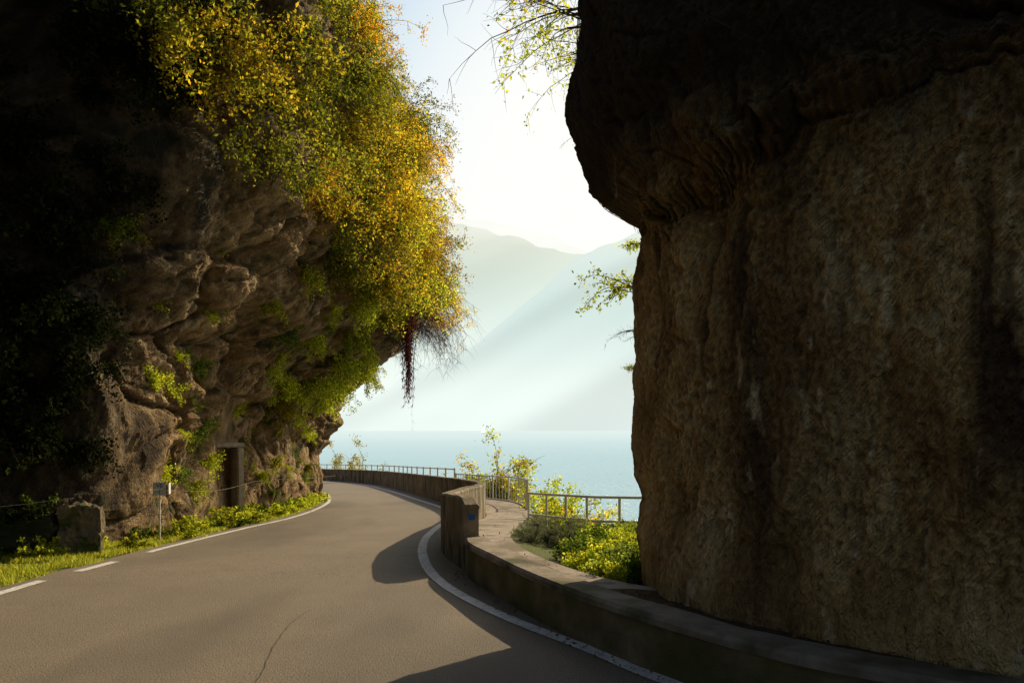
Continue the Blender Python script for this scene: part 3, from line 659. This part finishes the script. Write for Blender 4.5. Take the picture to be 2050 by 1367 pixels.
# ------------------------------------------------------------------ kilometre sign
def text_mesh(body,size,mat,parent,loc):
    cu=bpy.data.curves.new('t','FONT'); cu.body=body; cu.size=size; cu.align_x='CENTER'; cu.align_y='CENTER'; cu.extrude=.0015
    to=bpy.data.objects.new('t',cu); link(to); bpy.context.view_layer.update()
    me=bpy.data.meshes.new_from_object(to.evaluated_get(bpy.context.evaluated_depsgraph_get()))
    bpy.data.objects.remove(to); me.materials.clear(); me.materials.append(mat)
    o=bpy.data.objects.new('lettering',me); link(o); o.parent=parent; o.location=loc; o.rotation_euler=(R(90),0,0); return o
def box(name,sx,sy,sz,loc,mat,parent,bev=.004):
    import bmesh
    bm=bmesh.new(); bmesh.ops.create_cube(bm,size=1)
    bmesh.ops.scale(bm,vec=(sx,sy,sz),verts=bm.verts)
    bmesh.ops.bevel(bm,geom=bm.edges[:],offset=bev,segments=2,affect='EDGES')
    me=bpy.data.meshes.new(name); bm.to_mesh(me); bm.free(); me.materials.append(mat)
    o=bpy.data.objects.new(name,me); link(o); o.location=loc
    if parent: o.parent=parent
    return o
sg=empty('distance_sign',(-5.38,12.2,gz(12.2)),R(12)); tag(sg,'small pale numbered road sign on a thin post','sign')
V_,F_=tubes([([(0,.014,-.1),(0,.014,.4),(0,.014,.9)],.013)],8); mesh_obj('post',V_,F_,M_metal,sg)
pl=box('upper_plate',.19,.012,.105,(0,0,.835),M_plate,sg); text_mesh('VII',.085,M_black,pl,(0,-.0075,0))
pl=box('lower_plate',.19,.012,.085,(0,0,.734),M_plate,sg); text_mesh('1',.08,M_black,pl,(0,-.0075,0))
box('side_plate',.012,.14,.17,(.13,.06,.79),M_metal,sg)
# ------------------------------------------------------------------ doorway in the rock
di=left_index(17.6); dx_,dy_,_z=left_surf(di,1.,True)
dr=empty('doorway',(dx_-.05,dy_+.02,gz(17.6)),R(46)); tag(dr,'narrow rusty doorway with pale stone frame in the rock','doorway')
box('jamb',.1,.4,1.5,(-.36,0,.75),M_pale,dr,.02); box('jamb',.15,.4,1.5,(.39,0,.75),M_pale,dr,.02)
box('lintel',.94,.46,.10,(0,0,1.552),M_pale,dr,.02)
d=box('door',.60,.05,1.46,(0,.14,.74),M_rust,dr,.005); box('handle',.03,.06,.12,(.24,-.04,0),M_cable,d,.008)
box('threshold',.62,.3,.08,(0,-.02,.04),M_conc,dr,.01)
# ------------------------------------------------------------------ stone block and low wall by the verge
def block(name,sx,sy,sz,loc,rz,seed,label,cat,mat,cuts=14,amp=.05):
    import bmesh
    bm=bmesh.new(); bmesh.ops.create_cube(bm,size=1); bmesh.ops.scale(bm,vec=(sx,sy,sz),verts=bm.verts)
    bmesh.ops.subdivide_edges(bm,edges=bm.edges[:],cuts=cuts,use_grid_fill=True)
    for v in bm.verts:
        n_=noise.fractal(v.co*4.5+Vector((seed,0,0)),.6,2,5)*amp; dd_=Vector((v.co.x*.2,v.co.y,v.co.z)); v.co+=dd_.normalized()*n_ if dd_.length>1e-5 else Vector((0,0,0))
        # worn corners
        ex=max(0,abs(v.co.x)/(sx/2)-.8)*max(0,v.co.z/(sz/2)-.7)*5; v.co.z-=ex*.06; v.co.x*=1-ex*.06
    me=bpy.data.meshes.new(name); bm.to_mesh(me); bm.free(); me.materials.append(mat)
    o=bpy.data.objects.new(name,me); link(o); o.location=loc; o.rotation_euler=(0,0,rz); tag(o,label,cat); return o
M_block=surf_mat('squared_stone',[(.3,(.10,.075,.04)),(.6,(.22,.165,.09)),(.8,(.32,.24,.14))],scale=5,bumps=((12,.7),(50,.6)),overlay=[(4,(1,1,1),.5,.62,(.07,.08,.02))],dist=.04)
M_darkstone=surf_mat('dark_overgrown_stone',[(.3,(.02,.017,.01)),(.6,(.055,.045,.024)),(.8,(.09,.075,.04))],scale=5,bumps=((9,.8),(40,.6)),overlay=[(2,(1,1,1),.45,.6,(.03,.04,.01))],dist=.04)
block('stone_block',.5,.35,.66,(-5.74,10.65,.22),.35,1,'rough squared stone block on the verge','stone block',M_block,18,.08)
block('stone_wall',2.6,.35,.56,(-7.3,10.25,.2),.18,9,'low dark overgrown stone wall under the rock','wall',M_darkstone,30,.10)
for k in range(20):
    t=r.random(); x=-8.3+2.2*t
    plant('weed',r.randrange(4),'dark' if r.random()<.6 else 'green',(x,10.25-.18*(-7.3-x)+r.uniform(-.2,.1),.42),r.uniform(0,6),r.uniform(.5,1.1),'weed_plant','dark trailing weed on the low stone wall','plant','weeds on the low stone wall')
def sag(pts,name,label):
    P,_=catmull(pts,40); V_,F_=tubes([(P.tolist(),.004)],5); o=mesh_obj(name,V_,F_,M_wire,smooth=True); tag(o,label,'cable',group='wire cables along the cliff foot')
sag([(-7.4,9.6,.6),(-6.5,10.0,.6),(-5.7,10.4,.68)],'wire_cable','thin wire strung along the cliff foot')
sag([(-5.4,12.4,.62),(-5.5,15,.42),(-5.65,18,.4),(-5.5,21,.25),(-5.3,24,.15)],'wire_cable','thin sagging wire strung along the cliff foot')
# ------------------------------------------------------------------ sailboat
sbt=empty('sailboat',(-48,1400,-10)); tag(sbt,'tiny white sailboat far out on the lake','boat')
hv=[];hf=[]
for i,t in enumerate(np.linspace(-1,1,9)):
    w=1.5*(1-abs(t)**2.2)+.05
    hv+=[(t*5,-w,1.2),(t*4.6,0,-.6),(t*5,w,1.2)]
for i in range(8):
    a=i*3; hf+=[(a,a+1,a+4,a+3),(a+1,a+2,a+5,a+4),(a,a+3,a+5,a+2)]
mesh_obj('hull',hv,hf,M_white,sbt)
V_,F_=tubes([([(0,0,1),(0,0,8),(0,0,19)],.1)],6); mesh_obj('mast',V_,F_,M_white,sbt)
mesh_obj('sail',[(-.2,0,2),(-6.2,.4,2.2),(-.2,0,18.5),(-2.8,.5,9)],[(0,1,3),(0,3,2)],leaf_mat('sail_cloth',[(0,(.88,.88,.84)),(1,(.9,.9,.87))],.6,1.1),sbt)
# ------------------------------------------------------------------ light
w=bpy.data.worlds.new("World"); scene.world=w; w.use_nodes=True
nt=w.node_tree; nt.nodes.clear(); N=nt.nodes; L=nt.links
sky=N.new('ShaderNodeTexSky'); sky.sky_type='NISHITA'; sky.sun_disc=False
EL,AZ=R(33),R(43)
sky.sun_elevation=EL; sky.sun_rotation=AZ; sky.dust_density=4.; sky.air_density=1.; sky.ozone_density=1.; sky.altitude=200
bg=N.new('ShaderNodeBackground'); bg.inputs[1].default_value=.12; L.new(sky.outputs[0],bg.inputs[0])
# bright backlit haze low over the lake on the sun's side of the sky
tc=N.new('ShaderNodeTexCoord'); dt=N.new('ShaderNodeVectorMath'); dt.operation='DOT_PRODUCT'
hd=Vector((.22,.95,.20)).normalized(); dt.inputs[1].default_value=hd; L.new(tc.outputs['Generated'],dt.inputs[0])
mr=N.new('ShaderNodeMapRange'); mr.interpolation_type='SMOOTHSTEP'; mr.inputs[1].default_value=.74; mr.inputs[2].default_value=.982; L.new(dt.outputs['Value'],mr.inputs[0])
hz=N.new('ShaderNodeBackground'); hcr=ramp(N,[(.45,(.56,.80,1.0)),(.75,(.77,.92,1.0)),(.92,(.96,1.0,.99)),(1.,(1.03,1.03,.98))]); L.new(mr.outputs[0],hcr.inputs[0]); L.new(hcr.outputs[0],hz.inputs[0]); hz.inputs[1].default_value=1.0
ms=N.new('ShaderNodeMixShader'); L.new(mr.outputs[0],ms.inputs[0]); L.new(bg.outputs[0],ms.inputs[1]); L.new(hz.outputs[0],ms.inputs[2])
ow=N.new('ShaderNodeOutputWorld'); L.new(ms.outputs[0],ow.inputs[0])
sl=bpy.data.lights.new('sun','SUN'); sl.energy=5; sl.angle=R(.5); sl.color=(1,.83,.58)
so=bpy.data.objects.new('sun',sl); link(so)
dv=Vector((-math.sin(AZ)*math.cos(EL),-math.cos(AZ)*math.cos(EL),-math.sin(EL)))
so.rotation_euler=dv.to_track_quat('-Z','Y').to_euler(); so.location=(20,20,30)
cam=bpy.data.cameras.new('camera'); co=bpy.data.objects.new('camera',cam); link(co)
cam.sensor_width=36; cam.lens=28.1; cam.shift_y=.0837; cam.clip_end=40000; cam.clip_start=.05
co.location=(0,0,1.6); co.rotation_euler=(R(90),0,0)
scene.camera=co
scene.view_settings.view_transform='Standard'; scene.view_settings.look='None'; scene.view_settings.exposure=0
print('shrubs',cnt)
